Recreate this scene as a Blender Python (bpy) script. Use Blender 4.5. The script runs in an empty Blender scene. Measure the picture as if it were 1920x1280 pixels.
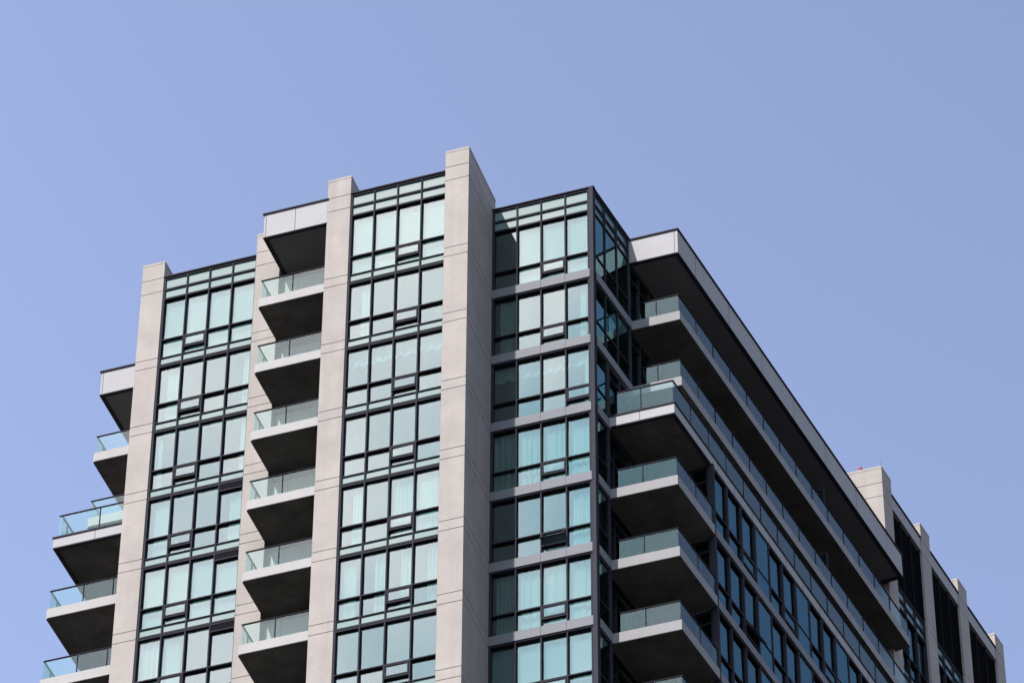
import bpy, bmesh, math, random
from mathutils import Vector, Matrix
random.seed(7)
R = math.radians
scene = bpy.context.scene
COL = scene.collection
H = 3.0                      # storey height
GROUND = 106.0               # height of the reference joint (z = 0 below) above the street

# --------------------------------------------------------------------------- materials
def new_mat(name):
    m = bpy.data.materials.new(name); m.use_nodes = True
    nt = m.node_tree; nt.nodes.clear()
    out = nt.nodes.new('ShaderNodeOutputMaterial')
    return m, nt, out
def N(nt, t, **kw):
    n = nt.nodes.new(t)
    for k, v in kw.items():
        if hasattr(n, k): setattr(n, k, v)
        else: n.inputs[k].default_value = v
    return n
def math_n(nt, op, a, b=None, clamp=False):
    n = nt.nodes.new('ShaderNodeMath'); n.operation = op; n.use_clamp = clamp
    for i, v in enumerate((a, b)):
        if v is None: continue
        if isinstance(v, (int, float)): n.inputs[i].default_value = v
        else: nt.links.new(v, n.inputs[i])
    return n.outputs[0]
def noise(nt, scale, detail=4, rough=.55, stretch=None):
    g = nt.nodes.new('ShaderNodeNewGeometry')
    src = g.outputs['Position']
    if stretch:
        mp = nt.nodes.new('ShaderNodeMapping'); mp.inputs['Scale'].default_value = stretch
        nt.links.new(src, mp.inputs['Vector']); src = mp.outputs[0]
    n = nt.nodes.new('ShaderNodeTexNoise'); n.inputs['Scale'].default_value = scale
    n.inputs['Detail'].default_value = detail; n.inputs['Roughness'].default_value = rough
    nt.links.new(src, n.inputs['Vector'])
    return n.outputs['Fac']
def ramp(nt, fac, stops):
    r = nt.nodes.new('ShaderNodeValToRGB'); e = r.color_ramp.elements
    while len(e) < len(stops): e.new(.5)
    for el, (p, c) in zip(e, stops): el.position = p; el.color = (*c, 1)
    nt.links.new(fac, r.inputs['Fac']); return r.outputs['Color']
def mixc(nt, fac, a, b, mode='MIX'):
    n = nt.nodes.new('ShaderNodeMix'); n.data_type = 'RGBA'; n.blend_type = mode
    for s, v in ((n.inputs[0], fac), (n.inputs[6], a), (n.inputs[7], b)):
        if isinstance(v, (int, float)): s.default_value = v
        elif isinstance(v, tuple): s.default_value = (*v, 1)
        else: nt.links.new(v, s)
    return n.outputs[2]

def concrete(name, base, var=.10, stain=.18, bump=.25):
    m, nt, out = new_mat(name)
    b = N(nt, 'ShaderNodeBsdfPrincipled'); b.inputs['Roughness'].default_value = .85
    b.inputs['Specular IOR Level'].default_value = .25
    lo = tuple(c*(1-var) for c in base); hi = tuple(min(1, c*(1+var)) for c in base)
    c1 = ramp(nt, noise(nt, .9, 6, .6), [(.3, lo), (.7, hi)])
    # long faint run-off streaks and blotches
    streak = ramp(nt, noise(nt, 1.0, 5, .6, (2.2, 2.2, .12)), [(.50, (0, 0, 0)), (.78, (1, 1, 1))])
    dark = tuple(c*(1-stain) for c in base)
    c2 = mixc(nt, math_n(nt, 'MULTIPLY', streak, .7), c1, dark)
    # small pock marks
    pits = ramp(nt, noise(nt, 14, 2, .5), [(.70, (0, 0, 0)), (.78, (1, 1, 1))])
    c3 = mixc(nt, math_n(nt, 'MULTIPLY', pits, .30), c2, tuple(c*.6 for c in base))
    nt.links.new(c3, b.inputs['Base Color'])
    bp = nt.nodes.new('ShaderNodeBump'); bp.inputs['Strength'].default_value = bump
    bp.inputs['Distance'].default_value = .02
    nt.links.new(noise(nt, 6, 6, .6), bp.inputs['Height']); nt.links.new(bp.outputs[0], b.inputs['Normal'])
    nt.links.new(b.outputs[0], out.inputs[0]); return m

def paint(name, base, rough=.45, var=.06, spec=.4, metal=0.0):
    m, nt, out = new_mat(name)
    b = N(nt, 'ShaderNodeBsdfPrincipled'); b.inputs['Roughness'].default_value = rough
    b.inputs['Specular IOR Level'].default_value = spec; b.inputs['Metallic'].default_value = metal
    c = ramp(nt, noise(nt, .7, 5, .6), [(.3, tuple(x*(1-var) for x in base)), (.7, tuple(x*(1+var) for x in base))])
    st = ramp(nt, noise(nt, 1.3, 4, .6, (3, 3, .25)), [(.55, (0, 0, 0)), (.8, (1, 1, 1))])
    c = mixc(nt, math_n(nt, 'MULTIPLY', st, .5), c, tuple(x*(1-2*var) for x in base))
    nt.links.new(c, b.inputs['Base Color'])
    nt.links.new(b.outputs[0], out.inputs[0]); return m

def glass(name, tint, f0, wave=.0, rough=0.0, fmax=1.0, gcol=(.95, 1, 1)):
    """Coated architectural glass: tinted see-through sheet plus a mirror layer that grows towards grazing."""
    m, nt, out = new_mat(name)
    g = nt.nodes.new('ShaderNodeNewGeometry')
    d = nt.nodes.new('ShaderNodeVectorMath'); d.operation = 'DOT_PRODUCT'
    nt.links.new(g.outputs['Normal'], d.inputs[0]); nt.links.new(g.outputs['Incoming'], d.inputs[1])
    c = math_n(nt, 'ABSOLUTE', d.outputs['Value'])
    p = math_n(nt, 'POWER', math_n(nt, 'SUBTRACT', 1.0, c, True), 5.0)
    F = math_n(nt, 'ADD', math_n(nt, 'MULTIPLY', p, fmax-f0), f0, True)
    tr = nt.nodes.new('ShaderNodeBsdfTransparent'); tr.inputs[0].default_value = (*tint, 1)
    gl = nt.nodes.new('ShaderNodeBsdfGlossy'); gl.inputs['Roughness'].default_value = rough
    gl.inputs[0].default_value = (*gcol, 1)
    if wave:
        bp = nt.nodes.new('ShaderNodeBump'); bp.inputs['Strength'].default_value = wave
        bp.inputs['Distance'].default_value = .01
        nt.links.new(noise(nt, .8, 1, .4), bp.inputs['Height']); nt.links.new(bp.outputs[0], gl.inputs['Normal'])
    mx = nt.nodes.new('ShaderNodeMixShader')
    nt.links.new(F, mx.inputs[0]); nt.links.new(tr.outputs[0], mx.inputs[1]); nt.links.new(gl.outputs[0], mx.inputs[2])
    nt.links.new(mx.outputs[0], out.inputs[0]); return m

def cloth(name, base, trans=.35):
    m, nt, out = new_mat(name)
    a = nt.nodes.new('ShaderNodeBsdfDiffuse'); t = nt.nodes.new('ShaderNodeBsdfTranslucent')
    c = ramp(nt, noise(nt, 9, 4, .6, (1, 1, .3)), [(.3, tuple(x*.93 for x in base)), (.7, base)])
    nt.links.new(c, a.inputs[0]); nt.links.new(c, t.inputs[0])
    mx = nt.nodes.new('ShaderNodeMixShader'); mx.inputs[0].default_value = trans
    nt.links.new(a.outputs[0], mx.inputs[1]); nt.links.new(t.outputs[0], mx.inputs[2])
    nt.links.new(mx.outputs[0], out.inputs[0]); return m

def spandrel_glass(name, base, f0=.16):
    """Opaque back-painted glass: matt paint under a mirror-smooth face."""
    m, nt, out = new_mat(name)
    df = nt.nodes.new('ShaderNodeBsdfDiffuse')
    c = ramp(nt, noise(nt, .8, 3), [(.3, tuple(x*.93 for x in base)), (.7, base)])
    nt.links.new(c, df.inputs[0])
    gl = nt.nodes.new('ShaderNodeBsdfGlossy'); gl.inputs['Roughness'].default_value = 0.0
    lw = nt.nodes.new('ShaderNodeLayerWeight'); lw.inputs['Blend'].default_value = .35
    F = math_n(nt, 'ADD', math_n(nt, 'MULTIPLY', lw.outputs['Fresnel'], .7), f0*.6, True)
    mx = nt.nodes.new('ShaderNodeMixShader')
    nt.links.new(F, mx.inputs[0]); nt.links.new(df.outputs[0], mx.inputs[1]); nt.links.new(gl.outputs[0], mx.inputs[2])
    nt.links.new(mx.outputs[0], out.inputs[0]); return m

M = dict(
    concrete=concrete('pale_concrete', (.203, .181, .170), .11, .18, .3),
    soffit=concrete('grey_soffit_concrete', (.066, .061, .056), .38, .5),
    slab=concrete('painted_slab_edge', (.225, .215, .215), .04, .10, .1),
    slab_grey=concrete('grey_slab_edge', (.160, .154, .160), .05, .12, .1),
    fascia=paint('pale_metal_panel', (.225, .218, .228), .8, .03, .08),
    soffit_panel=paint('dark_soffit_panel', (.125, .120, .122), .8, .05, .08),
    band=paint('grey_metal_band', (.125, .126, .140), .8, .05, .08),
    frame=paint('charcoal_frame', (.024, .0232, .030), .9, .08, .05),
    post=paint('grey_corner_post', (.029, .029, .037), .9, .06, .05),
    coping=paint('dark_coping', (.028, .028, .033), .9, .1, .05),
    louvre=paint('black_louvre', (.004, .004, .006), .9, .1, .05),
    glass=glass('window_glass', (.70, .84, .83), .136, .02, fmax=.85, gcol=(.86, .985, .995)),
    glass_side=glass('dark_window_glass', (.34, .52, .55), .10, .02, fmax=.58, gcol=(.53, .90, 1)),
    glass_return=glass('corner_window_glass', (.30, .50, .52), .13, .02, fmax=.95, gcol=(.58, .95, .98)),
    rail_glass=glass('green_rail_glass', (.80, .91, .90), .048, .0, fmax=.42, gcol=(.88, 1, 1)),
    spandrel=spandrel_glass('pale_spandrel_glass', (.105, .155, .148), .10),
    spandrel_dark=spandrel_glass('blue_spandrel_glass', (.055, .10, .115)),
    blind=cloth('white_blind', (.195, .215, .21), .25),
    sheer=cloth('white_sheer', (.255, .272, .262), .30),
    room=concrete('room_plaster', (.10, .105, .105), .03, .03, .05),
    wood=paint('floor_boards', (.08, .065, .05), .5, .15),
    panel=paint('pale_door_panel', (.20, .225, .225), .8, .03, .08),
    white=paint('white_plastic', (.45, .45, .44), .5, .02, .2),
    red=paint('red_lens', (.20, .008, .016), .5, .05),
    steel=paint('steel', (.08, .08, .085), .5, .05, metal=.3),
    dark_rail=paint('dark_hand_rail', (.012, .012, .016), .9, .05, .05),
    bright_rail=paint('lighter_rail_top', (.035, .034, .037), .9, .05, .05),  # thin strip along the rail top, a lighter tone than the rail below
    ground=concrete('city_ground', (.045, .045, .045), .3, .2),
    plant=paint('plant_leaf', (.05, .08, .035), .6, .3),
)

# --------------------------------------------------------------------------- frames of reference
UANG = .145
UX, UY = math.sin(UANG), math.cos(UANG)          # direction of the long right-hand side
NX, NY = UY, -UX                                  # its outward normal
OX, OY = 3.6197, 2.5185                           # corner of the right-hand glass bay
def ident(x, y, z): return (x, y, z)
def front(F): return lambda a, d, z: (a, F-d, z)              # a along the facade, d outwards
def side(W=0.0):                                               # long side, W metres out of the return wall
    return lambda a, d, z: (OX+a*UX+(W+d)*NX, OY+a*UY+(W+d)*NY, z)
def usix(u, w): return (OX+u*UX+w*NX, OY+u*UY+w*NY)

class MB:
    """Collects boxes and prisms into one mesh."""
    def __init__(s, mp=ident): s.v = []; s.f = []; s.m = []; s.mp = mp; s.mats = []
    def mi(s, mat):
        if mat not in s.mats: s.mats.append(mat)
        return s.mats.index(mat)
    def box(s, a0, a1, d0, d1, z0, z1, mat, mp=None, tilt=None):
        mp = mp or s.mp; b = len(s.v); i = s.mi(mat)
        ac, zc = (a0+a1)/2, (z0+z1)/2
        for a, d, z in ((a0,d0,z0),(a1,d0,z0),(a1,d1,z0),(a0,d1,z0),(a0,d0,z1),(a1,d0,z1),(a1,d1,z1),(a0,d1,z1)):
            if tilt: d += tilt[0]*(a-ac)+tilt[1]*(z-zc)
            s.v.append(mp(a, d, z))
        for q in ((0,3,2,1),(4,5,6,7),(0,1,5,4),(1,2,6,5),(2,3,7,6),(3,0,4,7)):
            s.f.append(tuple(b+k for k in q)); s.m.append(i)
        return s
    def prism(s, poly, z0, z1, mat, side_mat=None, bot_mat=None):
        b = len(s.v); n = len(poly)
        for z in (z0, z1):
            for x, y in poly: s.v.append((x, y, z))
        s.f.append(tuple(b+k for k in range(n))[::-1]); s.m.append(s.mi(bot_mat or mat))
        s.f.append(tuple(b+n+k for k in range(n))); s.m.append(s.mi(mat))
        for k in range(n):
            j = (k+1) % n
            s.f.append((b+k, b+j, b+n+j, b+n+k)); s.m.append(s.mi(side_mat or mat))
        return s
    def grid(s, fn, nu, nv, mat):
        b = len(s.v); i = s.mi(mat)
        for a in range(nu+1):
            for c in range(nv+1): s.v.append(fn(a/nu, c/nv))
        for a in range(nu):
            for c in range(nv):
                p = b+a*(nv+1)+c
                s.f.append((p, p+nv+1, p+nv+2, p+1)); s.m.append(i)
        return s
    def tube(s, p0, p1, r0, r1, mat, n=8):
        b = len(s.v); i = s.mi(mat)
        p0, p1 = Vector(p0), Vector(p1); d = (p1-p0).normalized()
        e = d.orthogonal().normalized(); g = d.cross(e)
        for p, r in ((p0, r0), (p1, r1)):
            for k in range(n):
                t = 2*math.pi*k/n; s.v.append(tuple(p+r*(math.cos(t)*e+math.sin(t)*g)))
        for k in range(n):
            j = (k+1) % n; s.f.append((b+k, b+j, b+n+j, b+n+k)); s.m.append(i)
        s.f.append(tuple(b+k for k in range(n))[::-1]); s.m.append(i)
        s.f.append(tuple(b+n+k for k in range(n))); s.m.append(i)
        return s
    def build(s, name, parent=None, smooth=False, closed=True):
        if not s.v: return None
        me = bpy.data.meshes.new(name)
        c = [sum(p[k] for p in s.v)/len(s.v) for k in range(3)]
        zmin = min(p[2] for p in s.v); c[2] = zmin
        me.from_pydata([(p[0]-c[0], p[1]-c[1], p[2]-c[2]) for p in s.v], [], s.f)
        for m in s.mats: me.materials.append(M[m])
        me.polygons.foreach_set('material_index', s.m)
        if smooth: me.polygons.foreach_set('use_smooth', [True]*len(s.f))
        if closed:
            bm = bmesh.new(); bm.from_mesh(me); bmesh.ops.recalc_face_normals(bm, faces=bm.faces); bm.to_mesh(me); bm.free()
        me.update()
        o = bpy.data.objects.new(name, me); COL.objects.link(o)
        w = Vector((c[0], c[1], c[2]+GROUND))
        o.location = w
        if parent is not None: attach(o, parent)
        return o
WORLD = {}
def attach(o, parent):
    """Parent while keeping the place: locations are plain offsets from the parent."""
    WORLD[o] = o.location.copy()
    pw = WORLD.get(parent, parent.location)
    o.parent = parent; o.location = WORLD[o]-pw
def empty(name, loc, label=None, cat=None, group=None, parent=None):
    o = bpy.data.objects.new(name, None); COL.objects.link(o)
    o.empty_display_size = .3
    o.location = Vector(loc)+Vector((0, 0, GROUND)); WORLD[o] = o.location.copy()
    if parent is not None: attach(o, parent)
    tag(o, label, cat, group); return o
def tag(o, label=None, cat=None, group=None, kind=None):
    if label: o['label'] = label
    if cat: o['category'] = cat
    if group: o['group'] = group
    if kind: o['kind'] = kind
    return o

# --------------------------------------------------------------------------- the tower
tower = empty('apartment_tower', (-3.5, 8.0, -GROUND),
              'pale concrete apartment tower with glass bays and stacked balconies', 'tower')
NF = 8                                             # storeys modelled in full, counted down from the top

def jointed_pier(name, x0, x1, y0, y1, ztop, zbot=-23.5, mp=ident, shift=0.0, extra=(3.806, 3.167), label=None):
    """Concrete pier cast in lifts, with shallow open joints between the lifts."""
    cuts = [z for z in extra]
    k = 0
    while -k*H+shift > zbot+.5:
        cuts += [-k*H+shift, -k*H-.397+shift]; k += 1
    cuts = sorted(c for c in cuts if zbot < c < ztop)
    b = MB(mp); g = .013
    b.box(x0+.02, x1-.02, y0+.02, y1-.02, zbot, ztop-.03, 'concrete')
    lv = [zbot]+cuts+[ztop-.10]
    for a, c in zip(lv[:-1], lv[1:]):
        b.box(x0, x1, y0, y1, a+(g if a != zbot else 0), c-(g if c != lv[-1] else .004), 'concrete')
    b.box(x0-.008, x1+.008, y0-.008, y1+.008, ztop-.10, ztop, 'concrete')       # coping course
    o = b.build(name, tower)
    if label: o['label'] = label
    return o

jointed_pier('concrete_pier', -.8401, 0.0, 0.0, 2.757, 4.59, label='foremost and tallest concrete pier beside the right glass bay')
jointed_pier('concrete_pier', -5.1629, -4.3235, .154, 2.75, 4.70)
jointed_pier('concrete_pier', -12.742, -11.92, 1.955, 4.6, 4.60, label='concrete pier at the left edge of the tower')
jointed_pier('concrete_pier', -8.42, -7.535, 1.84, 3.6, 4.70)

def facade_window(mp, xs, zb, zt, k, casement=None, louvre_col=None, spandrel_z=None, top=False,
                  gmat='glass', smat='spandrel', rail_z=0.0, transom=.83, sill_rail=True, is_open=False, name='window',
                  label=None, mull_depth=.16, head_dark=0.0, mw=.022, gdep=.105):
    """One storey of a glazed bay: frame (the window itself) > glazing, spandrel_panel, casement, louvre.
       xs = mullion centre lines; d = 0 is the face of the frame."""
    base = -k*H
    f = MB(mp); D = -mull_depth
    for i, x in enumerate(xs):
        l = x-mw if i else x; r = x+mw if i < len(xs)-1 else x
        if i == 0: l, r = x, x+.07
        if i == len(xs)-1: l, r = x-.07, x
        f.box(l, r, D, .006, zb+.001, zt-.001, 'frame')
    a0, a1 = xs[0]+.01, xs[-1]-.01
    def rail(z0, z1, d0=D+.012, d1=0.0): f.box(a0, a1, d0, d1, z0, z1, 'frame')
    gl = MB(mp); sp = MB(mp); sp2 = MB(mp); sp3 = MB(mp)
    g1 = -gdep; g0 = g1-.014
    def jit(): return (random.gauss(0, .0030), random.gauss(0, .0030))
    cols = list(zip(xs[:-1], xs[1:]))
    rail(base+transom-.022, base+transom+.022)
    z_low = zb
    if spandrel_z is not None:                      # opaque strip at the foot of the storey
        rail(zb, base-.318)
        rail(base-.022, base+.012, d1=-.01)
        z_low = base
        for c0, c1 in cols: sp.box(c0+.02, c1-.02, -.075, -.055, base-.29, base-.02, smat, tilt=jit())
    else:
        rail(zb, zb+.04, d1=-.012)
    zhead = zt
    if top:
        rail(base+2.745, base+2.815); rail(base+3.195, base+3.265); rail(base+3.72, base+3.80)
        for c0, c1 in cols:
            sp2.box(c0+.02, c1-.02, -.075, -.055, base+2.80, base+3.21, smat, tilt=jit())
            sp3.box(c0+.02, c1-.02, -.075, -.055, base+3.25, base+3.74, smat, tilt=jit())
        zhead = base+2.75
    else:
        rail(zt-.065, zt-.004, d1=-.012)
        zhead = zt-.07
    lv = None
    for i, (c0, c1) in enumerate(cols):
        zh = zhead
        if louvre_col == i:
            lv = MB(mp); zh = zhead-.26
            f.box(c0+.02, c1-.02, D+.014, -.004, zh-.03, zh+.012, 'frame')
            for n in range(5):
                z = zh+.02+n*.046
                b = len(lv.v)
                lv.box(c0+.036, c1-.036, -.07, -.012, z, z+.012, 'frame')
            lv.box(c0+.036, c1-.036, -.10, -.09, zh+.01, zhead, 'louvre')
        gl.box(c0+.02, c1-.02, g0, g1, base+transom, zh, gmat, tilt=jit())
        if casement == i:
            zc0, zc1 = base+.33, base+transom-.03
            f.box(c0+.03, c1-.03, D+.014, -.004, zc0-.055, zc0, 'frame')
            gl.box(c0+.02, c1-.02, g0, g1, z_low-.0, zc0-.02, gmat, tilt=jit())
        else:
            gl.box(c0+.02, c1-.02, g0, g1, z_low, base+transom, gmat, tilt=jit())
    w = f.build(name, tower)
    if label: w['label'] = label
    gl.build('glazing', w)
    [q.build('spandrel_panel', w) for q in (sp, sp2, sp3)]
    if lv: lv.build('louvre', w)
    if casement is not None:
        c0, c1 = cols[casement]; c0 += .04; c1 -= .04
        zc0, zc1 = base+.335, base+transom-.04
        if is_open:                                  # awning sash swung out at the foot
            A = R(36); H_ = zc1-zc0
            def swing(a, d, z):
                t = zc1-z
                return mp(a, d*math.cos(A)+t*math.sin(A), zc1-t*math.cos(A)+d*math.sin(A))
            cm = swing
        else: cm = mp
        s = MB(cm)
        t = .038
        s.box(c0, c0+t, -.06, .012, zc0, zc1, 'frame'); s.box(c1-t, c1, -.06, .012, zc0, zc1, 'frame')
        s.box(c0+t, c1-t, -.058, .010, zc0, zc0+t, 'frame'); s.box(c0+t, c1-t, -.058, .010, zc1-t, zc1, 'frame')
        s.box(c0+t-.01, c1-t+.01, -.034, -.02, zc0+t-.01, zc1-t+.01, gmat, tilt=(0, 0) if is_open else jit())
        o = s.build('casement', w)
        if is_open: o['label'] = 'awning sash swung open over the sill'
    return w

MIDX = [-4.3235, -3.465, -2.625, -1.762, -.8401]
LEFTX = [-11.915, -11.04, -10.20, -9.345, -8.425]
RIGHTX = [0.0, .885, 1.742, 2.605, 3.470]
for k in range(NF):
    zb = -k*H-.385; zt = (3.80 if k == 0 else -(k-1)*H-.385)
    facade_window(front(.19), MIDX, zb, zt, k, casement=2, spandrel_z=1, top=(k == 0))
    facade_window(front(1.99), LEFTX, zb, zt, k, casement=1, spandrel_z=1, top=(k == 0),
                  louvre_col=3 if k in (3, 4, 5, 6) else None)
    # right bay: metal bands instead of glazed strips
    zb2 = -k*H-.02; zt2 = (3.80 if k == 0 else -(k-1)*H-.39)
    op = k == 4
    facade_window(front(2.475), RIGHTX, zb2, zt2, k, casement=3 if k == 2 else 2, top=(k == 0), is_open=op,
                  label='window storey with one small sash swung open' if op else None)
    # return wall round the corner
    us = [.10, .93, 1.84, 2.78] if k < 2 else [.10, .93, 1.06]
    facade_window(side(-.03), us, zb2, zt2, k, top=(k == 0), gmat='glass_return', smat='spandrel_dark', gdep=.035, mw=.022)

# metal floor bands of the right bay and its return
for k in range(NF):
    z1, z0 = -k*H-.022, -k*H-.388
    b = MB()
    edges = [0.004, .885, 1.742, 2.605, 3.482]
    for a, c in zip(edges[:-1], edges[1:]):
        b.box(a+.005, c-.005, -.12, .055, z0, z1, 'band', front(2.475))
    b.box(edges[0], edges[-1], -.13, .035, z0+.004, z1-.004, 'frame', front(2.475))
    b.box(edges[0], 3.60, -.10, .02, z0-.055, z0-.004, 'frame', front(2.475))
    b.build('floor_band', tower)
    b = MB(side(-.03))
    end = 2.86 if k < 2 else 1.06
    cuts = [.12, .93, 1.84, end] if k < 2 else [.12, end]
    for a, c in zip(cuts[:-1], cuts[1:]): b.box(a+.005, c-.005, -.12, .05, z0, z1, 'band')
    b.box(.12, end-.01, -.13, .03, z0+.004, z1-.004, 'frame')
    b.build('floor_band', tower)
# corner post
b = MB()
for k in range(NF):
    zt = 3.78 if k == 0 else -(k-1)*H-.395
    b.box(3.482, 3.615, 2.42, 2.56, -k*H-.385, zt-.01, 'post')
    b.box(3.478, 3.622, 2.424, 2.57, zt-.012, zt+.012, 'frame')
b.build('corner_post', tower)

# copings / roof edges of the glass bays
def coping(pts_boxes, name='coping'):
    b = MB()
    for (mp, a0, a1, d0, d1, z0, z1) in pts_boxes: b.box(a0, a1, d0, d1, z0, z1, 'coping', mp)
    return b.build(name, tower)
coping([(front(.19), -4.322, -.842, -.5, .05, 3.80, 3.85)])
coping([(front(1.99), -11.918, -8.422, -.5, .05, 3.80, 3.85)])
coping([(front(2.475), 0.002, 3.66, -.5, .05, 3.80, 3.845), (side(-.03), .12, 2.86, -.5, .05, 3.801, 3.842)])

# --------------------------------------------------------------------------- balconies
def railing(parent, runs, z0, z1, mp, seams, rail='dark_rail', cap=.035):
    """Frameless glass panels in a shoe with a slim top rail. runs: list of (a0,a1,d) in mp, seams: list per run."""
    for (a0, a1, d), sm in zip(runs, seams):
        xs = [a0]+list(sm)+[a1]
        for i, (p, q) in enumerate(zip(xs[:-1], xs[1:])):
            gb = MB(mp); gb.box(p+.012, q-.012, d-.012, d, z0, z1-.01, 'rail_glass', tilt=(random.gauss(0, .001), random.gauss(0, .001)))
            gb.build('glass_panel', parent)
        r = MB(mp)
        r.box(a0-.008, a1+.008, d-.036, d+.018, z1-.022, z1+.012, 'dark_rail')
        r.box(a0-.006, a1+.006, d-.030, d+.012, z1+.0125, z1+.020, 'bright_rail')
        for s in sm: r.box(s-.016, s+.016, d-.030, d+.010, z0, z1-.022, 'dark_rail')
        r.build('hand_rail', parent)

def slab_prism(name, poly, z0, z1, edge='slab', soffit='soffit', inset=.09):
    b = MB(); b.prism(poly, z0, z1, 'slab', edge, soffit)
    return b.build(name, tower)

def inset_poly(poly, t):
    n = len(poly); out = []
    for i in range(n):
        p0, p1, p2 = Vector(poly[i-1]), Vector(poly[i]), Vector(poly[(i+1) % n])
        e1 = (p1-p0).normalized(); e2 = (p2-p1).normalized()
        n1 = Vector((-e1.y, e1.x)); n2 = Vector((-e2.y, e2.x))
        b = (n1+n2); b = b/ max(.2, (1+n1.dot(n2)))
        out.append(tuple(p1+t*b))
    return out
def ring(bld, poly, t, z0, z1, mat):
    """A strip running round the poly edge, t wide."""
    inn = inset_poly(poly, t); n = len(poly)
    for i in range(n):
        j = (i+1) % n; b = len(bld.v); mi = bld.mi(mat)
        for z in (z0, z1):
            for p in (poly[i], poly[j], inn[j], inn[i]): bld.v.append((p[0], p[1], z))
        for q in ((0,3,2,1),(4,5,6,7),(0,1,5,4),(1,2,6,5),(2,3,7,6),(3,0,4,7)):
            bld.f.append(tuple(b+c for c in q)); bld.m.append(mi)

def balcony_slab(poly, z0, z1, edge='slab'):
    """Slab with a painted edge, a drip groove and a bare concrete underside."""
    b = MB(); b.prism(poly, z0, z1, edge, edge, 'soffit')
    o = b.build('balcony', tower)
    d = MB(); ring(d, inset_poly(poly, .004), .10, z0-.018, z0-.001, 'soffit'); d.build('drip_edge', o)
    return o

# -- the column of balconies between the two front piers
bx0, bx1, by0, by1 = -7.53, -5.166, .154, 1.84
for k in range(NF):
    z1, z0 = -k*H-.165, -k*H-.535
    poly = [(bx0+.075, by0), (bx1, by0), (bx1, 2.4), (bx0, 2.4), (bx0, by0+.05)]
    o = balcony_slab(poly, z0, z1)
    top = -k*H+.70
    railing(o, [(bx0+.07, bx1-.004, -by0-.06)], z1, top, lambda a, d, z: (a, -d, z), [[-6.32]])
    railing(o, [(by0+.07, by1-.004, -(bx0+.075))], z1, top, lambda a, d, z: (-d, a, z), [[.72]])

# window wall at the back of that recess
for k in range(NF):
    zb = -k*H-.16; zt = (2.70 if k == 0 else -(k-1)*H-.54)
    facade_window(front(2.20), [-7.53, -6.95, -6.02, -5.17], zb, zt, k, transom=2.05, name='balcony_door',
                  mull_depth=.12, mw=.05)
for k in range(NF):
    zt = (2.69 if k == 0 else -(k-1)*H-.545)
    b = MB(front(2.20)); 
    for a0, a1 in ((-7.52, -6.96), (-6.94, -6.03), (-6.01, -5.18)): b.box(a0, a1, .012, .030, zt-.95, zt-.20, 'panel')
    b.build('bulkhead_panel', tower)
# roof over the top balcony
def canopy(poly, z0, z1, seams, cap_over=.05):
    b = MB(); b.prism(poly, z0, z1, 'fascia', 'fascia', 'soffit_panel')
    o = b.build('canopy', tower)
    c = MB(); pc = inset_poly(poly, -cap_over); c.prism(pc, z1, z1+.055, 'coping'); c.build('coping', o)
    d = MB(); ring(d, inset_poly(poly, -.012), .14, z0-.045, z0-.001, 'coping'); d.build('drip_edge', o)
    s = MB()
    for (x, y, nx, ny) in seams:                       # open joints between the fascia panels
        tx, ty = -ny, nx
        s.prism([(x-tx*.008-nx*.02, y-ty*.008-ny*.02), (x+tx*.008-nx*.02, y+ty*.008-ny*.02),
                 (x+tx*.008+nx*.003, y+ty*.008+ny*.003), (x-tx*.008+nx*.003, y-ty*.008+ny*.003)], z0+.001, z1-.001, 'post')
    s.build('panel_joint', o)
    return o
canopy([(-7.47, by0), (bx1, by0), (bx1, 2.6), (-7.47, 2.6)], 2.70, 3.765, [(-6.33, by0, 0, -1), (-7.40, by0, 0, -1)])

# -- balconies of the long right side
W1 = 1.685; UEND = 22.45
def long_poly(y_front, w, u_end, w_in=-.15):
    # front edge parallel to the main front, outer edge parallel to the long side
    def at_w(wv): u = (y_front-OY-wv*NY)/UY; return usix(u, wv)
    return [at_w(w_in), at_w(w), usix(u_end, w), usix(u_end, w_in)]
def u_at(y_front, w): return (y_front-OY-w*NY)/UY

def ground_railing(o, y_front, w, u_end, z1, top, seam_x, step=1.377, inset=.05, first=None):
    x_in = usix(u_at(y_front, 0), 0)[0]; x_out = usix(u_at(y_front+inset, w-inset), w-inset)[0]
    railing(o, [(x_in+.25, x_out, -(y_front+inset))], z1, top, lambda a, d, z: (a, -d, z), [[seam_x]])
    u0 = u_at(y_front+inset, w-inset)
    sm = []; u = u0+(first or step)
    while u < u_end-.3: sm.append(u); u += step
    railing(o, [(u0, u_end, w-inset)], z1, top, side(0), [sm])

for k in (0, 1):
    poly = long_poly(5.336, W1, UEND+.25)
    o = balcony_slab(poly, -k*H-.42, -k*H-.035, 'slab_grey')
    ground_railing(o, 5.336, W1, UEND+.2, -k*H-.035, -k*H+.77, 4.90)
poly = long_poly(5.336, W1, UEND)
cs = []
u = 4.52
while u < 22: cs.append((*usix(u, W1), NX, NY)); u += 1.372*1
canopy(poly, 2.72, 3.775, [(5.62, 5.336, 0, -1)]+cs[::2])

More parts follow.
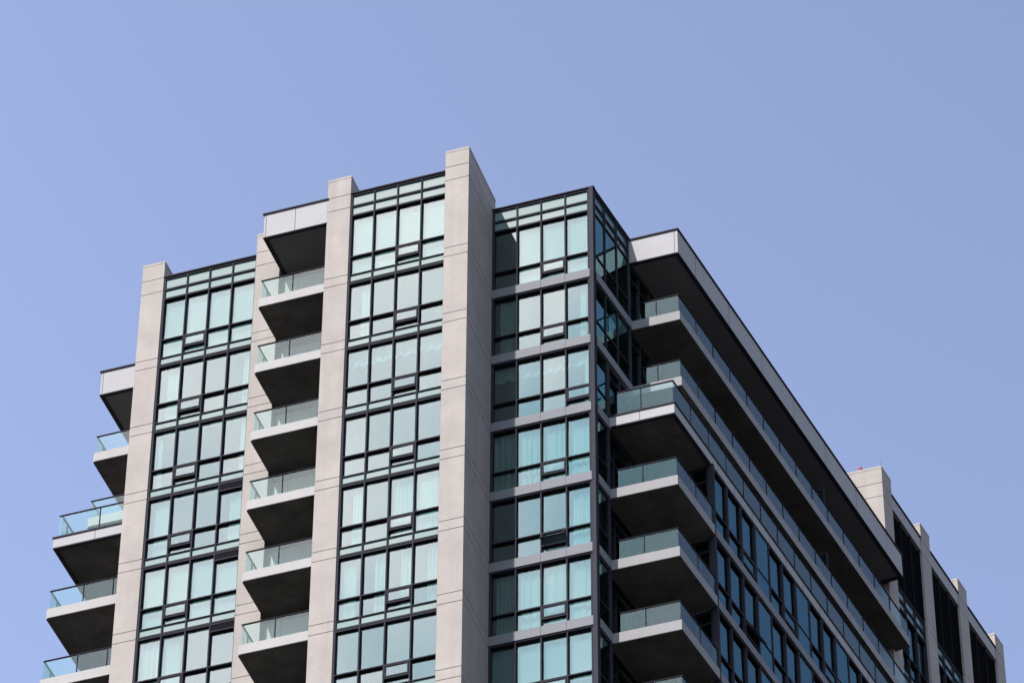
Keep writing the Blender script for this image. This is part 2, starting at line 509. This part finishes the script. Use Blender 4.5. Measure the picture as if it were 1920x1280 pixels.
# terrace slab that caps the projecting lower storeys
WC = 2.20
poly = long_poly(3.50, WC, UEND+.1)
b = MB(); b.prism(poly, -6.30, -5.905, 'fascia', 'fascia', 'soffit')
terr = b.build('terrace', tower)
c = MB(); ring(c, inset_poly(poly, -.035), .30, -5.905, -5.845, 'coping'); c.build('coping', terr)
d = MB(); ring(d, inset_poly(poly, .004), .13, -6.345, -6.301, 'coping'); d.build('drip_edge', terr)
s = MB()
for (x, y, nx, ny) in [(4.80, 3.50, 0, -1)]+[(*usix(u, WC), NX, NY) for u in [4.6+2.754*i/2 for i in range(13)]]:
    tx, ty = -ny, nx
    s.prism([(x-tx*.008-nx*.02, y-ty*.008-ny*.02), (x+tx*.008-nx*.02, y+ty*.008-ny*.02),
             (x+tx*.008+nx*.003, y+ty*.008+ny*.003), (x-tx*.008+nx*.003, y-ty*.008+ny*.003)], -6.298, -5.907, 'post')
s.build('panel_joint', terr)
ground_railing(terr, 3.50, WC, UEND, -5.845, -4.84, 4.84, first=1.35)

# balconies under the terrace
WD = 2.26; UD = 4.12
for k in range(3, NF):
    poly = long_poly(3.48, WD, UD)
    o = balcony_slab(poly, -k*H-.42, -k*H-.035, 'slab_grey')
    ground_railing(o, 3.48, WD, UD-.02, -k*H-.035, -k*H+.77, 4.86, step=1.62, first=1.45)

# glazed end wall of the lower block (faces the balconies) and recessed wall behind them
for k in range(3, NF):
    zb = -k*H-.02; zt = (-6.32 if k == 3 else -(k-1)*H-.43)
    b0 = usix(UD+.06, 0)
    endwall = lambda a, d, z: (OX+(UD+.06-d)*UX+a*NX, OY+(UD+.06-d)*UY+a*NY, z)
    facade_window(endwall, [0.02, .75, 1.45, 2.06], zb, zt, k, transom=2.05, gmat='glass_side', name='balcony_door')
    facade_window(side(-.35), [1.08, 2.05, 3.05, 4.1], zb, zt, k, transom=2.05, gmat='glass_side', name='balcony_door')

# ribbon windows of the lower block
RW = 2.20
us = [4.25+1.1006*i for i in range(17)]
for k in range(3, NF):
    zb = -k*H-.035; zt = (-6.36 if k == 3 else -(k-1)*H-.39)
    for i, (u0, u1) in enumerate(zip(us[:-1], us[1:])):
        flush = i % 3 == 0 and i > 0
        f = MB(side(RW)); g = MB(side(RW))
        base = -k*H
        dark = .30 if not flush else .10
        gd = -.085 if not flush else -.02
        l, r = u0, u1
        f.box(l, l+.035, -.20, .004, zb, zt, 'frame'); f.box(r-.06 if not flush else r-.035, r, -.20, .004, zb, zt, 'frame')
        f.box(l+.03, r-.03, -.19, 0.0, zt-.06, zt-.002, 'frame'); f.box(l+.03, r-.03, -.19, -.01, zb, zb+.035, 'frame')
        T = base+.86
        f.box(l+.03, r-.03, -.19 if not flush else -.06, -.015 if not flush else .0, T-.04 if not flush else T-.02, T+.02 if not flush else T+.015, 'frame')
        tl = lambda: (random.gauss(0, .003), random.gauss(0, .003))
        g.box(l+.03, r-.04, gd-.014, gd, T, zt-.03, 'glass_side', tilt=tl())
        cas = (i % 3 == 2)
        opened = cas and k == 4 and i == 2
        if cas:
            g.box(l+.03, r-.04, gd-.014, gd, zb+.02, base+.22, 'glass_side', tilt=tl())
            f.box(l+.03, r-.03, -.19, -.005, base+.20, base+.27, 'frame')
        else:
            g.box(l+.03, r-.04, gd-.014, gd, zb+.02, T, 'glass_side', tilt=tl())
        w = f.build('ribbon_window', tower); g.build('glazing', w)
        if cas:
            zc0, zc1 = base+.275, T-.055
            if opened:
                A = R(34)
                def cm(a, d, z, zc1=zc1, A=A):
                    t = zc1-z
                    return side(RW)(a, d*math.cos(A)+t*math.sin(A), zc1-t*math.cos(A)+d*math.sin(A))
                w['label'] = 'ribbon window with its small sash swung open'
            else: cm = side(RW)
            s = MB(cm); c0, c1 = l+.04, r-.065; t = .05
            s.box(c0, c0+t, -.09, -.012, zc0, zc1, 'frame'); s.box(c1-t, c1, -.09, -.012, zc0, zc1, 'frame')
            s.box(c0+t, c1-t, -.088, -.014, zc0, zc0+t, 'frame'); s.box(c0+t, c1-t, -.088, -.014, zc1-t, zc1, 'frame')
            s.box(c0+t-.01, c1-t+.01, -.06, -.046, zc0+t-.01, zc1-t+.01, 'glass_side')
            s.build('casement', w)
    if k >= 3:
        b = MB(side(RW)); z1, z0 = -k*H-.037, -k*H-.388
        cuts = us[::2]+[us[-1]] if len(us) % 2 == 0 else us[::2]
        for a, c in zip(cuts[:-1], cuts[1:]): b.box(a+.005, c-.005, -.2, .05, z0, z1, 'band')
        b.box(us[0], us[-1], -.21, .03, z0+.004, z1-.004, 'frame')
        b.build('floor_band', tower)
b = MB(); mp = side(RW)
for k in range(3, NF): b.box(UD+.005, UD+.125, -.12, .055, -k*H-.02, (-6.31 if k == 3 else -(k-1)*H-.43), 'frame', mp)
b.build('corner_post', tower)

# set-back window wall behind the two upper terraces
for k in (0, 1, 2):
    zb = -k*H-.02 if k < 2 else -5.84; zt = 2.70 if k == 0 else -(k-1)*H-.43
    edges = [2.86, 4.4, 6.6, 8.8, 11.0, 13.2, 15.4, 17.6, 19.8, 22.3] if k < 2 else [1.1, 2.86, 4.4, 6.6, 8.8, 11.0, 13.2, 15.4, 17.6, 19.8, 22.3]
    for a, c in zip(edges[:-1], edges[1:]):
        facade_window(side(-.06), [a, (a+c)/2, c], zb, zt, k, transom=2.1, gmat='glass_side', name='terrace_door')
# dividing screens on the terraces
for z in (-.035, -3.035, -5.90):
    b = MB(side(0)); u = 15.45; zt_ = z+1.68
    b.box(u-.03, u+.03, .05, .09, z, zt_, 'frame'); b.box(u-.03, u+.03, 1.52, 1.57, z, zt_, 'frame')
    b.box(u-.028, u+.028, .09, 1.52, zt_-.06, zt_-.002, 'frame'); b.box(u-.028, u+.028, .09, 1.52, z+.05, z+.11, 'frame')
    o = b.build('divider_screen', tower)
    g = MB(side(0)); g.box(u-.006, u+.006, .085, 1.525, z+.10, zt_-.055, 'rail_glass'); g.build('glass_panel', o)

# -- balconies of the left side
LX = -15.90
def left_poly(y_front, y_end): return [(LX+.075, y_front), (-12.62, y_front), (-12.62, y_end), (LX, y_end), (LX, y_front+.05)]
def left_rail(o, y_front, y_end, z1, top, seams, i=.06):
    railing(o, [(LX+.07, -12.76, -y_front-i)], z1, top, lambda a, d, z: (a, -d, z), [seams])
    ys = []; y = y_front+.60
    while y < y_end-.4: ys.append(y); y += 1.4
    railing(o, [(y_front+i, y_end, -(LX+i+.01))], z1, top, lambda a, d, z: (-d, a, z), [ys])
for k in (0, 1):
    o = balcony_slab(left_poly(5.78, 21.0), -k*H-.42, -k*H-.035)
    left_rail(o, 5.78, 20.9, -k*H-.035, -k*H+.77, [-14.4])
canopy([(LX+.05, 5.78), (-12.62, 5.78), (-12.62, 21.0), (LX+.05, 21.0)], 2.72, 3.775, [(LX+.13, 5.78, 0, -1)])
poly = [(LX-.02, 3.38), (-12.60, 3.38), (-12.60, 21.0), (LX-.02, 21.0)]
b = MB(); b.prism(poly, -6.30, -5.905, 'fascia', 'fascia', 'soffit')
lt = b.build('terrace', tower)
c = MB(); ring(c, inset_poly(poly, -.035), .30, -5.905, -5.845, 'coping'); c.build('coping', lt)
d = MB(); ring(d, inset_poly(poly, .004), .13, -6.345, -6.301, 'coping'); d.build('drip_edge', lt)
s = MB(); s.box(-14.398, -14.382, -.02, .003, -6.298, -5.907, 'post', front(3.38)); s.build('panel_joint', lt)
left_rail(lt, 3.38, 20.9, -5.845, -4.80, [-14.33], i=.14)
LE = 6.30
for k in range(3, NF):
    o = balcony_slab(left_poly(3.31, LE), -k*H-.42, -k*H-.035)
    left_rail(o, 3.31, LE-.02, -k*H-.035, -k*H+.77, [-14.62, -13.55])
    zb = -k*H-.02; zt = (-6.32 if k == 3 else -(k-1)*H-.43)
    facade_window(front(LE+.04), [LX+.10, -14.8, -13.75, -12.64], zb, zt, k, transom=2.05, gmat='glass_side', name='balcony_door')

# --------------------------------------------------------------------------- body, floors, rooms
def body_poly(k):
    p = [(-11.86, 2.42), (-8.40, 2.42), (-8.40, 3.3), (-7.5, 3.3), (-7.5, 2.45), (-5.2, 2.45), (-5.2, 2.7), (-4.30, 2.7), (-4.30, .42),
         (-.86, .42), (-.86, 2.70), (3.33, 2.70)]
    if k < 2: p += [usix(.30, -.32), usix(2.88, -.32), usix(22.2, -.32), usix(22.2, -9)]
    else: p += [usix(.30, -.32), usix(1.0, -.60), usix(4.42, -.60), usix(4.42, 1.9), usix(22.0, 1.9), usix(22.0, -9)]
    if k < 2: p += [(-12.4, 20.0), (-12.4, 3.0), (-11.86, 3.0)]
    else: p += [(-15.4, 20.0), (-15.4, LE+.4), (-12.3, LE+.4), (-12.3, 3.0), (-11.86, 3.0)]
    return p
for k in range(NF):
    b = MB(); b.prism(body_poly(k), -k*H-.37, -k*H-.06, 'wood', 'room', 'room'); b.build('floor_slab', tower)
b = MB(); b.prism(body_poly(0), 2.90, 3.60, 'coping', 'room', 'room'); b.build('roof_slab', tower)
# inner walls a few metres behind the glass
b = MB()
for k in range(NF):
    z0 = -k*H-.055; z1 = (2.895 if k == 0 else -(k-1)*H-.375)
    b.box(-11.8, 3.2, 7.5, 7.7, z0, z1, 'room'); b.box(-11.85, -11.7, 3.05, 7.49, z0, z1, 'room')
    b.box(-8.38, -8.2, 3.4, 7.49, z0, z1, 'room'); b.box(-7.5, -7.35, 3.35, 7.49, z0, z1, 'room')
    b.box(-5.3, -5.15, 2.8, 7.49, z0, z1, 'room'); b.box(-.8, -.62, 2.85, 7.49, z0, z1, 'room')
    b.box(3.0, 21.5, -3.2, -3.0, z0, z1, 'room', side(0))
    b.box(1.2, 1.32, -2.98, -.75, z0, z1, 'room', side(0))
    for u in (6.6, 11.0, 15.4, 19.8): b.box(u-.07, u+.07, -2.98, -.7 if k < 3 else 1.7, z0, z1, 'room', side(0))
b.build('inner_wall', tower)
# left flank wall and rear enclosure
b = MB()
b.box(-12.60, -12.42, 4.7, 20.0, -23.4, 3.70, 'concrete')
b.box(-12.41, usix(22.2, -.4)[0], 20.1, 20.4, -23.4, 3.70, 'concrete')
b.box(-15.8, -15.6, LE+.42, 20.4, -23.4, -6.36, 'concrete')
b.build('flank_wall', tower)
# shaft below the storeys modelled in full
b = MB()
b.prism([(-12.6, 2.1), (-8.4, 2.1), (-8.4, 2.4), (-4.3, 2.4), (-4.3, .35), (-.9, .35), (-.9, 2.6), (3.5, 2.6), usix(4.3, .1), usix(4.3, 2.1),
         usix(22.2, 2.1), usix(34, .9), usix(34, -9), (-15.8, 20), (-15.8, 6.5), (-12.6, 6.5)], -GROUND+.02, -23.6, 'concrete')
b.build('tower_shaft', tower)

# --------------------------------------------------------------------------- rear wing with louvred plant floor
RWG = 1.10
starts = [22.52, 26.23, 29.93, 33.70]; PL = .905
ru = side(0)
for i, u in enumerate(starts):
    # first pier: its front face is parallel to the main front
    top = 8.49
    b = MB(); g = .013
    if i == 0:
        y0 = usix(u, RWG)[1]
        def pol(e, t): 
            p1 = usix((y0-OY-(RWG+e)*NY)/UY, RWG+e); p2 = usix(u+PL+e, RWG+e); p3 = usix(u+PL+e, -2.6); p4 = (usix(u, -2.6)[0]-.6, p1[1])
            return [(p4[0], p1[1]-e), (p1[0], p1[1]-e), p2, p3]
    else:
        def pol(e, t, u=u): return [usix(u-e, RWG-.85-e), usix(u-e, RWG+e), usix(u+PL+e, RWG+e), usix(u+PL+e, RWG-.85-e)]
    cuts = [7.66, 7.0]
    z = 3.69
    while z > -12: cuts += [z, z-.42]; z -= H
    cuts = sorted(cuts); lv = [-23.5]+cuts+[top-.10]
    b.prism(pol(-.02, 0), -23.5, top-.05, 'concrete')
    for a, c in zip(lv[:-1], lv[1:]): b.prism(pol(0, 0), a+g, c-g, 'concrete')
    b.prism(pol(.008, 0), top-.11, top, 'concrete')
    b.build('concrete_pier', tower)
for i in range(3):
    a, c = starts[i]+PL+.002, starts[i+1]-.002
    b = MB(ru); b.box(a, c, RWG-.9, RWG-.03, 7.09, 7.70, 'fascia'); o = b.build('roof_fascia', tower)
    cc = MB(ru); cc.box(a, c, RWG-.95, RWG+.02, 7.70, 7.76, 'coping'); cc.build('coping', o)
    # black louvre screen
    b = MB(ru)
    n = 3; wd = (c-a)/n
    b.box(a, c, RWG-.30, RWG-.24, 3.52, 7.085, 'louvre')
    for j in range(n+1):
        x = a+j*wd; b.box(max(a, x-.035), min(c, x+.035), RWG-.23, RWG-.09, 3.525, 7.08, 'louvre')
    for j in range(30):
        z = 3.58+j*.117
        b.box(a+.01, c-.01, RWG-.235, RWG-.13, z, z+.035, 'louvre')
    b.build('louvre_screen', tower)
    for k in range(0, 6):
        zoff = -.30
        mpz = lambda a_, d_, z_, zo=zoff: side(RWG-.10)(a_, d_, z_+zo)
        zb = -k*H-.385; zt = (3.80 if k == 0 else -(k-1)*H-.385)
        facade_window(mpz, [a, a+wd, a+2*wd, c], zb, zt, k, casement=i % 3 if k % 2 else None, spandrel_z=1, top=(k == 0),
                      gmat='glass_side', smat='spandrel_dark', name='rear_window')
b = MB(); b.prism([usix(23.0, RWG-1.0), usix(34.4, RWG-1.0), usix(34.4, -8), usix(23.0, -8)], -23.4, 7.60, 'coping'); b.build('rear_core', tower)

# --------------------------------------------------------------------------- small things on the roof
def rod(x, y, z, h, label):
    b = MB()
    b.tube((x, y, z-.01), (x, y, z+.035), .05, .04, 'steel'); b.tube((x, y, z+.034), (x, y, z+h), .012, .009, 'steel')
    b.tube((x, y, z+h), (x, y, z+h+.06), .009, .001, 'steel')
    return tag(b.build('lightning_rod', smooth=False), label, 'lightning rod', 'lightning rods on the concrete piers')
rod(-.33, .55, 4.59, .50, 'thin lightning rod on the foremost tall pier beside the right glass bay')
rod(-12.23, 2.35, 4.60, .55, 'thin lightning rod on the pier at the left edge of the tower')
p = usix(starts[0]+.35, RWG-.15); rod(p[0], p[1], 8.49, .62, 'thin lightning rod on the wide rear pier beside the red beacon')
p = usix(starts[3]+.35, RWG-.25); rod(p[0], p[1], 8.49, .62, 'thin lightning rod on the farthest pier of the rear wing')
p = usix(22.62, .21)
bc = empty('warning_light', (p[0], p[1], 8.49), 'small red aircraft warning light on top of the wide rear pier', 'warning light')
b = MB(); b.tube((p[0], p[1], 8.485), (p[0], p[1], 8.60), .085, .075, 'white', 12); b.build('base', bc)
b = MB()
prof = [(.078, 8.60), (.085, 8.66), (.085, 8.74), (.07, 8.80), (.035, 8.835)]
for (r0, z0), (r1, z1) in zip(prof[:-1], prof[1:]): b.tube((p[0], p[1], z0), (p[0], p[1], z1), r0, r1, 'red', 12)
b.build('lamp', bc, smooth=True)

# --------------------------------------------------------------------------- curtains and blinds behind the glass
def curtain(mp, a0, a1, z0, z1, d, label, amp=.035, pitch=.13, mat='sheer', cat='curtain', group='curtains behind the glass bays', gather=0.0):
    n = max(12, int((a1-a0)/.018)); ph = random.uniform(0, 6); ph2 = random.uniform(0, 6)
    def fn(s, t):
        a = a0+(a1-a0)*s; z = z1+(z0-z1)*t
        wv = (.25+.95*math.sin(a*2.9+ph2)**2)*amp*(math.sin(2*math.pi*a/pitch+ph+.9*math.sin(a*7.3+ph2+1.3*math.sin(a*13+ph)))+.35*math.sin(2*math.pi*a/(pitch*.47)+ph2))
        wv *= (.75+.25*t)
        aa = a+gather*t*(s-.5)*(a1-a0)*(1 if True else 0)
        return mp(aa, d+wv+.012*math.sin(5*t+a), z)
    b = MB(); b.grid(fn, n, 10, mat)
    return tag(b.build('curtain', smooth=True, closed=False), label, cat, group)
def blind(mp, a0, a1, z0, z1, d, label):
    b = MB(mp); b.box(a0, a1, d-.004, d, z0+.03, z1, 'blind'); b.box(a0, a1, d-.014, d+.010, z0, z0+.035, 'white')
    b.box(a0-.01, a1+.01, d-.05, d+.03, z1-.004, z1+.06, 'white')
    return tag(b.build('roller_blind'), label, 'blind', 'roller blinds behind the glass bays')
def valance(mp, a0, a1, z0, z1, d, label, sc=.46):
    n = int((a1-a0)/.02)
    def fn(s, t):
        a = a0+(a1-a0)*s
        lo = z0-.045*abs(math.sin(math.pi*(a-a0)/sc))+.02*math.sin(a*2.3)
        z = z1+(lo-z1)*t
        return mp(a, d+.03*math.sin(a*17)*(.4+t)+.02*math.sin(a*41)*t, z)
    b = MB(); b.grid(fn, n, 8, 'sheer')
    return tag(b.build('curtain', smooth=True, closed=False), label, 'valance', 'scalloped valances')
ORD = ['top', 'second', 'third', 'fourth', 'fifth', 'sixth', 'seventh', 'eighth']
mid, lef, rig = front(.19), front(1.99), front(2.475)
BAY = {'m': (mid, MIDX, 'the middle glass bay'), 'l': (lef, LEFTX, 'the left glass bay'),
       'r': (rig, RIGHTX, 'the right glass bay')}
def cur(bay, k, c0, c1, kind, f0=0, f1=1, **kw):
    mp, xs, nm = BAY[bay]
    a0 = xs[c0]+(xs[c0+1]-xs[c0])*f0; a1 = xs[c1]+(xs[c1+1]-xs[c1])*f1
    a0 += .05; a1 -= .05
    z0 = -k*H+.02; z1 = -k*H+2.60 if k else 2.74
    if kind == 'blind': return blind(mp, a0, a1, z0, z1, -.24, 'white roller blind in the %s storey of %s' % (ORD[k], nm))
    if kind == 'val': return valance(mp, a0-.03, a1+.03, -k*H+2.06, z1, -.34, 'white scalloped valance across the %s storey of %s' % (ORD[k], nm))
    where = kw.pop('where', '')
    return curtain(mp, a0, a1, z0, z1, -.27, '%s curtain%s in the %s storey of %s' % (kw.pop('look', 'sheer'), where, ORD[k], nm), **kw)
cur('m', 0, 0, 3, 'blind'); cur('m', 1, 0, 0, 'c', .45, 1, amp=.03, where=' at the left edge'); cur('m', 2, 0, 3, 'val')
cur('m', 4, 2, 3, 'c', amp=.02, look='straight', where=' at the right half'); cur('m', 4, 0, 0, 'c', .4, .9, amp=.015, where=' at the left edge')
cur('m', 5, 0, 0, 'c', .1, .75, amp=.04, pitch=.10, look='pleated', where=' at the left edge'); cur('m', 5, 1, 1, 'c', .35, .9, amp=.03, pitch=.16, look='pleated', where=' in the second column')
cur('m', 5, 2, 2, 'c', .4, .95, amp=.03, pitch=.17, look='pleated', where=' in the third column'); cur('m', 5, 3, 3, 'c', .4, 1, amp=.045, pitch=.10, look='pleated', where=' at the right edge')
cur('l', 0, 0, 3, 'blind'); cur('l', 1, 0, 0, 'c', .3, .9, amp=.02, where=' at the left edge'); cur('l', 1, 3, 3, 'c', .5, 1, amp=.02, where=' at the right edge')
cur('l', 2, 3, 3, 'c', .55, 1, amp=.02, where=' at the right edge'); cur('l', 2, 0, 0, 'c', 0, .4, amp=.02, where=' at the left edge')
cur('l', 3, 0, 0, 'c', .2, .9, amp=.02, where=' at the left edge'); cur('l', 3, 3, 3, 'c', .3, .95, amp=.02, where=' at the right edge')
cur('l', 4, 0, 3, 'blind'); cur('l', 5, 0, 1, 'c', 0, .8, amp=.03, pitch=.2, look='pleated', where=' over the left half')
cur('r', 1, 0, 0, 'c', .2, 1, amp=.045, pitch=.15, look='pleated', where=' at the left edge'); cur('r', 1, 3, 3, 'c', .45, .8, amp=.02, where=' at the right edge'); cur('r', 2, 0, 3, 'val')
cur('r', 2, 3, 3, 'c', .6, 1, amp=.02, where=' at the right edge')
cur('r', 3, 0, 3, 'c', 0, 1, amp=.035, pitch=.2, look='pleated', where=' across the full width'); cur('r', 4, 3, 3, 'c', .1, .9, amp=.02, where=' at the right edge')
cur('r', 5, 0, 0, 'c', .15, 1, amp=.02, where=' at the left edge'); cur('r', 5, 1, 3, 'c', 0, 1, amp=.035, pitch=.26, look='pleated', where=' over the right three panes')
cur('r', 6, 0, 3, 'blind')
cur('r', 0, 1, 3, 'blind')
curtain(side(-.03), .2, .95, -12+.05, -9.5, -.26, 'curtain behind the narrow shaded corner pane of the fifth storey', amp=.04, pitch=.17)

for k in range(7):
    z1 = 2.58 if k == 0 else -k*H+2.34
    blind(front(2.20), -6.90, -5.25, -k*H+.02, z1, -.24, 'white blind behind the door of the %s balcony between the piers' % ORD[k])
# things left out on the balconies
def patio_chair(x, y, z, rz, label, mat='white'):
    t = empty('patio_chair', (x, y, z), label, 'chair')
    c, s = math.cos(rz), math.sin(rz)
    mp = lambda a, d, zz: (x+a*c-d*s, y+a*s+d*c, z+zz)
    b = MB(mp); b.box(-.24, .24, -.23, .23, .41, .45, mat); b.build('seat', t)
    b = MB(mp); b.box(-.24, -.18, .19, .23, .452, .92, mat); b.box(.18, .24, .19, .23, .452, .92, mat); b.box(-.18, .18, .192, .228, .84, .92, mat)
    b.build('backrest', t)
    for sx in (-1, 1):
        for sy in (-1, 1):
            b = MB(mp); b.box(sx*.21-.025, sx*.21+.025, sy*.20-.025, sy*.20+.025, 0, .408, mat); b.build('leg', t)
    return t
patio_chair(-14.75, 4.5, -9.035, .3, 'white patio chair on the left balcony just below the terrace')

# --------------------------------------------------------------------------- ground
b = MB(); S = 6000
b.v = [(-S, -S, -GROUND), (S, -S, -GROUND), (S, S, -GROUND), (-S, S, -GROUND)]; b.f = [(0, 1, 2, 3)]; b.m = [b.mi('ground')]
g = b.build('ground', closed=False); g['kind'] = 'structure'

# --------------------------------------------------------------------------- sun, sky, camera
SUN_AZ, SUN_EL = R(19.6), R(45.0)            # sun stands to the front left of the tower
to_sun = Vector((-math.sin(SUN_AZ)*math.cos(SUN_EL), -math.cos(SUN_AZ)*math.cos(SUN_EL), math.sin(SUN_EL)))
sl = bpy.data.lights.new('sun', 'SUN'); sl.energy = 2.25; sl.angle = R(.5); sl.color = (1, .95, .90)
so = bpy.data.objects.new('sun', sl); COL.objects.link(so)
so.rotation_euler = to_sun.to_track_quat('Z', 'Y').to_euler()

w = bpy.data.worlds.new('World'); scene.world = w; w.use_nodes = True
nt = w.node_tree; nt.nodes.clear()
sky = nt.nodes.new('ShaderNodeTexSky'); sky.sky_type = 'NISHITA'; sky.sun_disc = False
sky.sun_elevation = SUN_EL; sky.sun_rotation = math.atan2(to_sun.x, to_sun.y)
sky.altitude = 100; sky.air_density = 1.0; sky.dust_density = 1.1; sky.ozone_density = 2.0
tint = mixc(nt, 1.0, sky.outputs[0], (1.12, .885, .825), 'MULTIPLY')
# thin bright cloud veil in the half of the sky behind the camera
tc = nt.nodes.new('ShaderNodeTexCoord'); sep = nt.nodes.new('ShaderNodeSeparateXYZ'); nt.links.new(tc.outputs['Generated'], sep.inputs[0])
half = math_n(nt, 'MULTIPLY', math_n(nt, 'ADD', math_n(nt, 'MULTIPLY', sep.outputs['Y'], -1), -.25), 3.0, True)
nz = nt.nodes.new('ShaderNodeTexNoise'); nz.inputs['Scale'].default_value = 11; nz.inputs['Detail'].default_value = 2.5
nt.links.new(tc.outputs['Generated'], nz.inputs['Vector'])
cl = ramp(nt, nz.outputs['Fac'], [(.34, (.55, .55, .55)), (.66, (1, 1, 1))])
fac = math_n(nt, 'MULTIPLY', math_n(nt, 'MULTIPLY', half, cl), 1.0)
skyc = mixc(nt, fac, tint, (3.3, 4.5, 5.4))
# the clear sky is deepest at a right angle to the sun
an = nt.nodes.new('ShaderNodeVectorMath'); an.operation = 'DOT_PRODUCT'
nt.links.new(tc.outputs['Generated'], an.inputs[0])
an.inputs[1].default_value = (math.sin(SUN_AZ)*math.sin(SUN_EL), math.cos(SUN_AZ)*math.sin(SUN_EL), math.cos(SUN_EL))
mr = nt.nodes.new('ShaderNodeMapRange'); mr.inputs[1].default_value = .80; mr.inputs[2].default_value = .97
mr.inputs[3].default_value = 1.09; mr.inputs[4].default_value = .85
nt.links.new(an.outputs['Value'], mr.inputs[0])
hs = nt.nodes.new('ShaderNodeVectorMath'); hs.operation = 'SCALE'
nt.links.new(skyc, hs.inputs[0]); nt.links.new(mr.outputs[0], hs.inputs['Scale']); skyc = hs.outputs[0]
bg = nt.nodes.new('ShaderNodeBackground'); bg.inputs['Strength'].default_value = .08
wo = nt.nodes.new('ShaderNodeOutputWorld')
nt.links.new(skyc, bg.inputs['Color']); nt.links.new(bg.outputs[0], wo.inputs['Surface'])

cam = bpy.data.cameras.new('camera'); co = bpy.data.objects.new('camera', cam); COL.objects.link(co)
cam.sensor_fit = 'HORIZONTAL'; cam.sensor_width = 36; cam.lens = 8414.48/1920*36
cam.clip_start = .5; cam.clip_end = 20000
YAW, PIT, ROL = .330927, .749538, -.005647
Rm = Matrix.Rotation(YAW, 3, 'Z') @ Matrix.Rotation(PIT, 3, 'X') @ Matrix.Rotation(ROL, 3, 'Y')
rt, fw, up = Rm @ Vector((1, 0, 0)), Rm @ Vector((0, 1, 0)), Rm @ Vector((0, 0, 1))
m4 = Matrix.Identity(4)
for r in range(3):
    m4[r][0], m4[r][1], m4[r][2] = rt[r], up[r], -fw[r]
m4.translation = Vector((36.2483, -100.9088, -104.2543+GROUND))
co.matrix_world = m4
scene.camera = co

vs = scene.view_settings
vs.view_transform = 'Standard'; vs.look = 'None'; vs.exposure = 2.25; vs.gamma = 1.0
cy = scene.cycles
cy.transparent_max_bounces = 40; cy.max_bounces = 10; cy.diffuse_bounces = 4; cy.glossy_bounces = 6
cy.sample_clamp_indirect = 6.0; cy.caustics_reflective = False; cy.caustics_refractive = False
try: cy.use_denoising = True
except Exception: pass
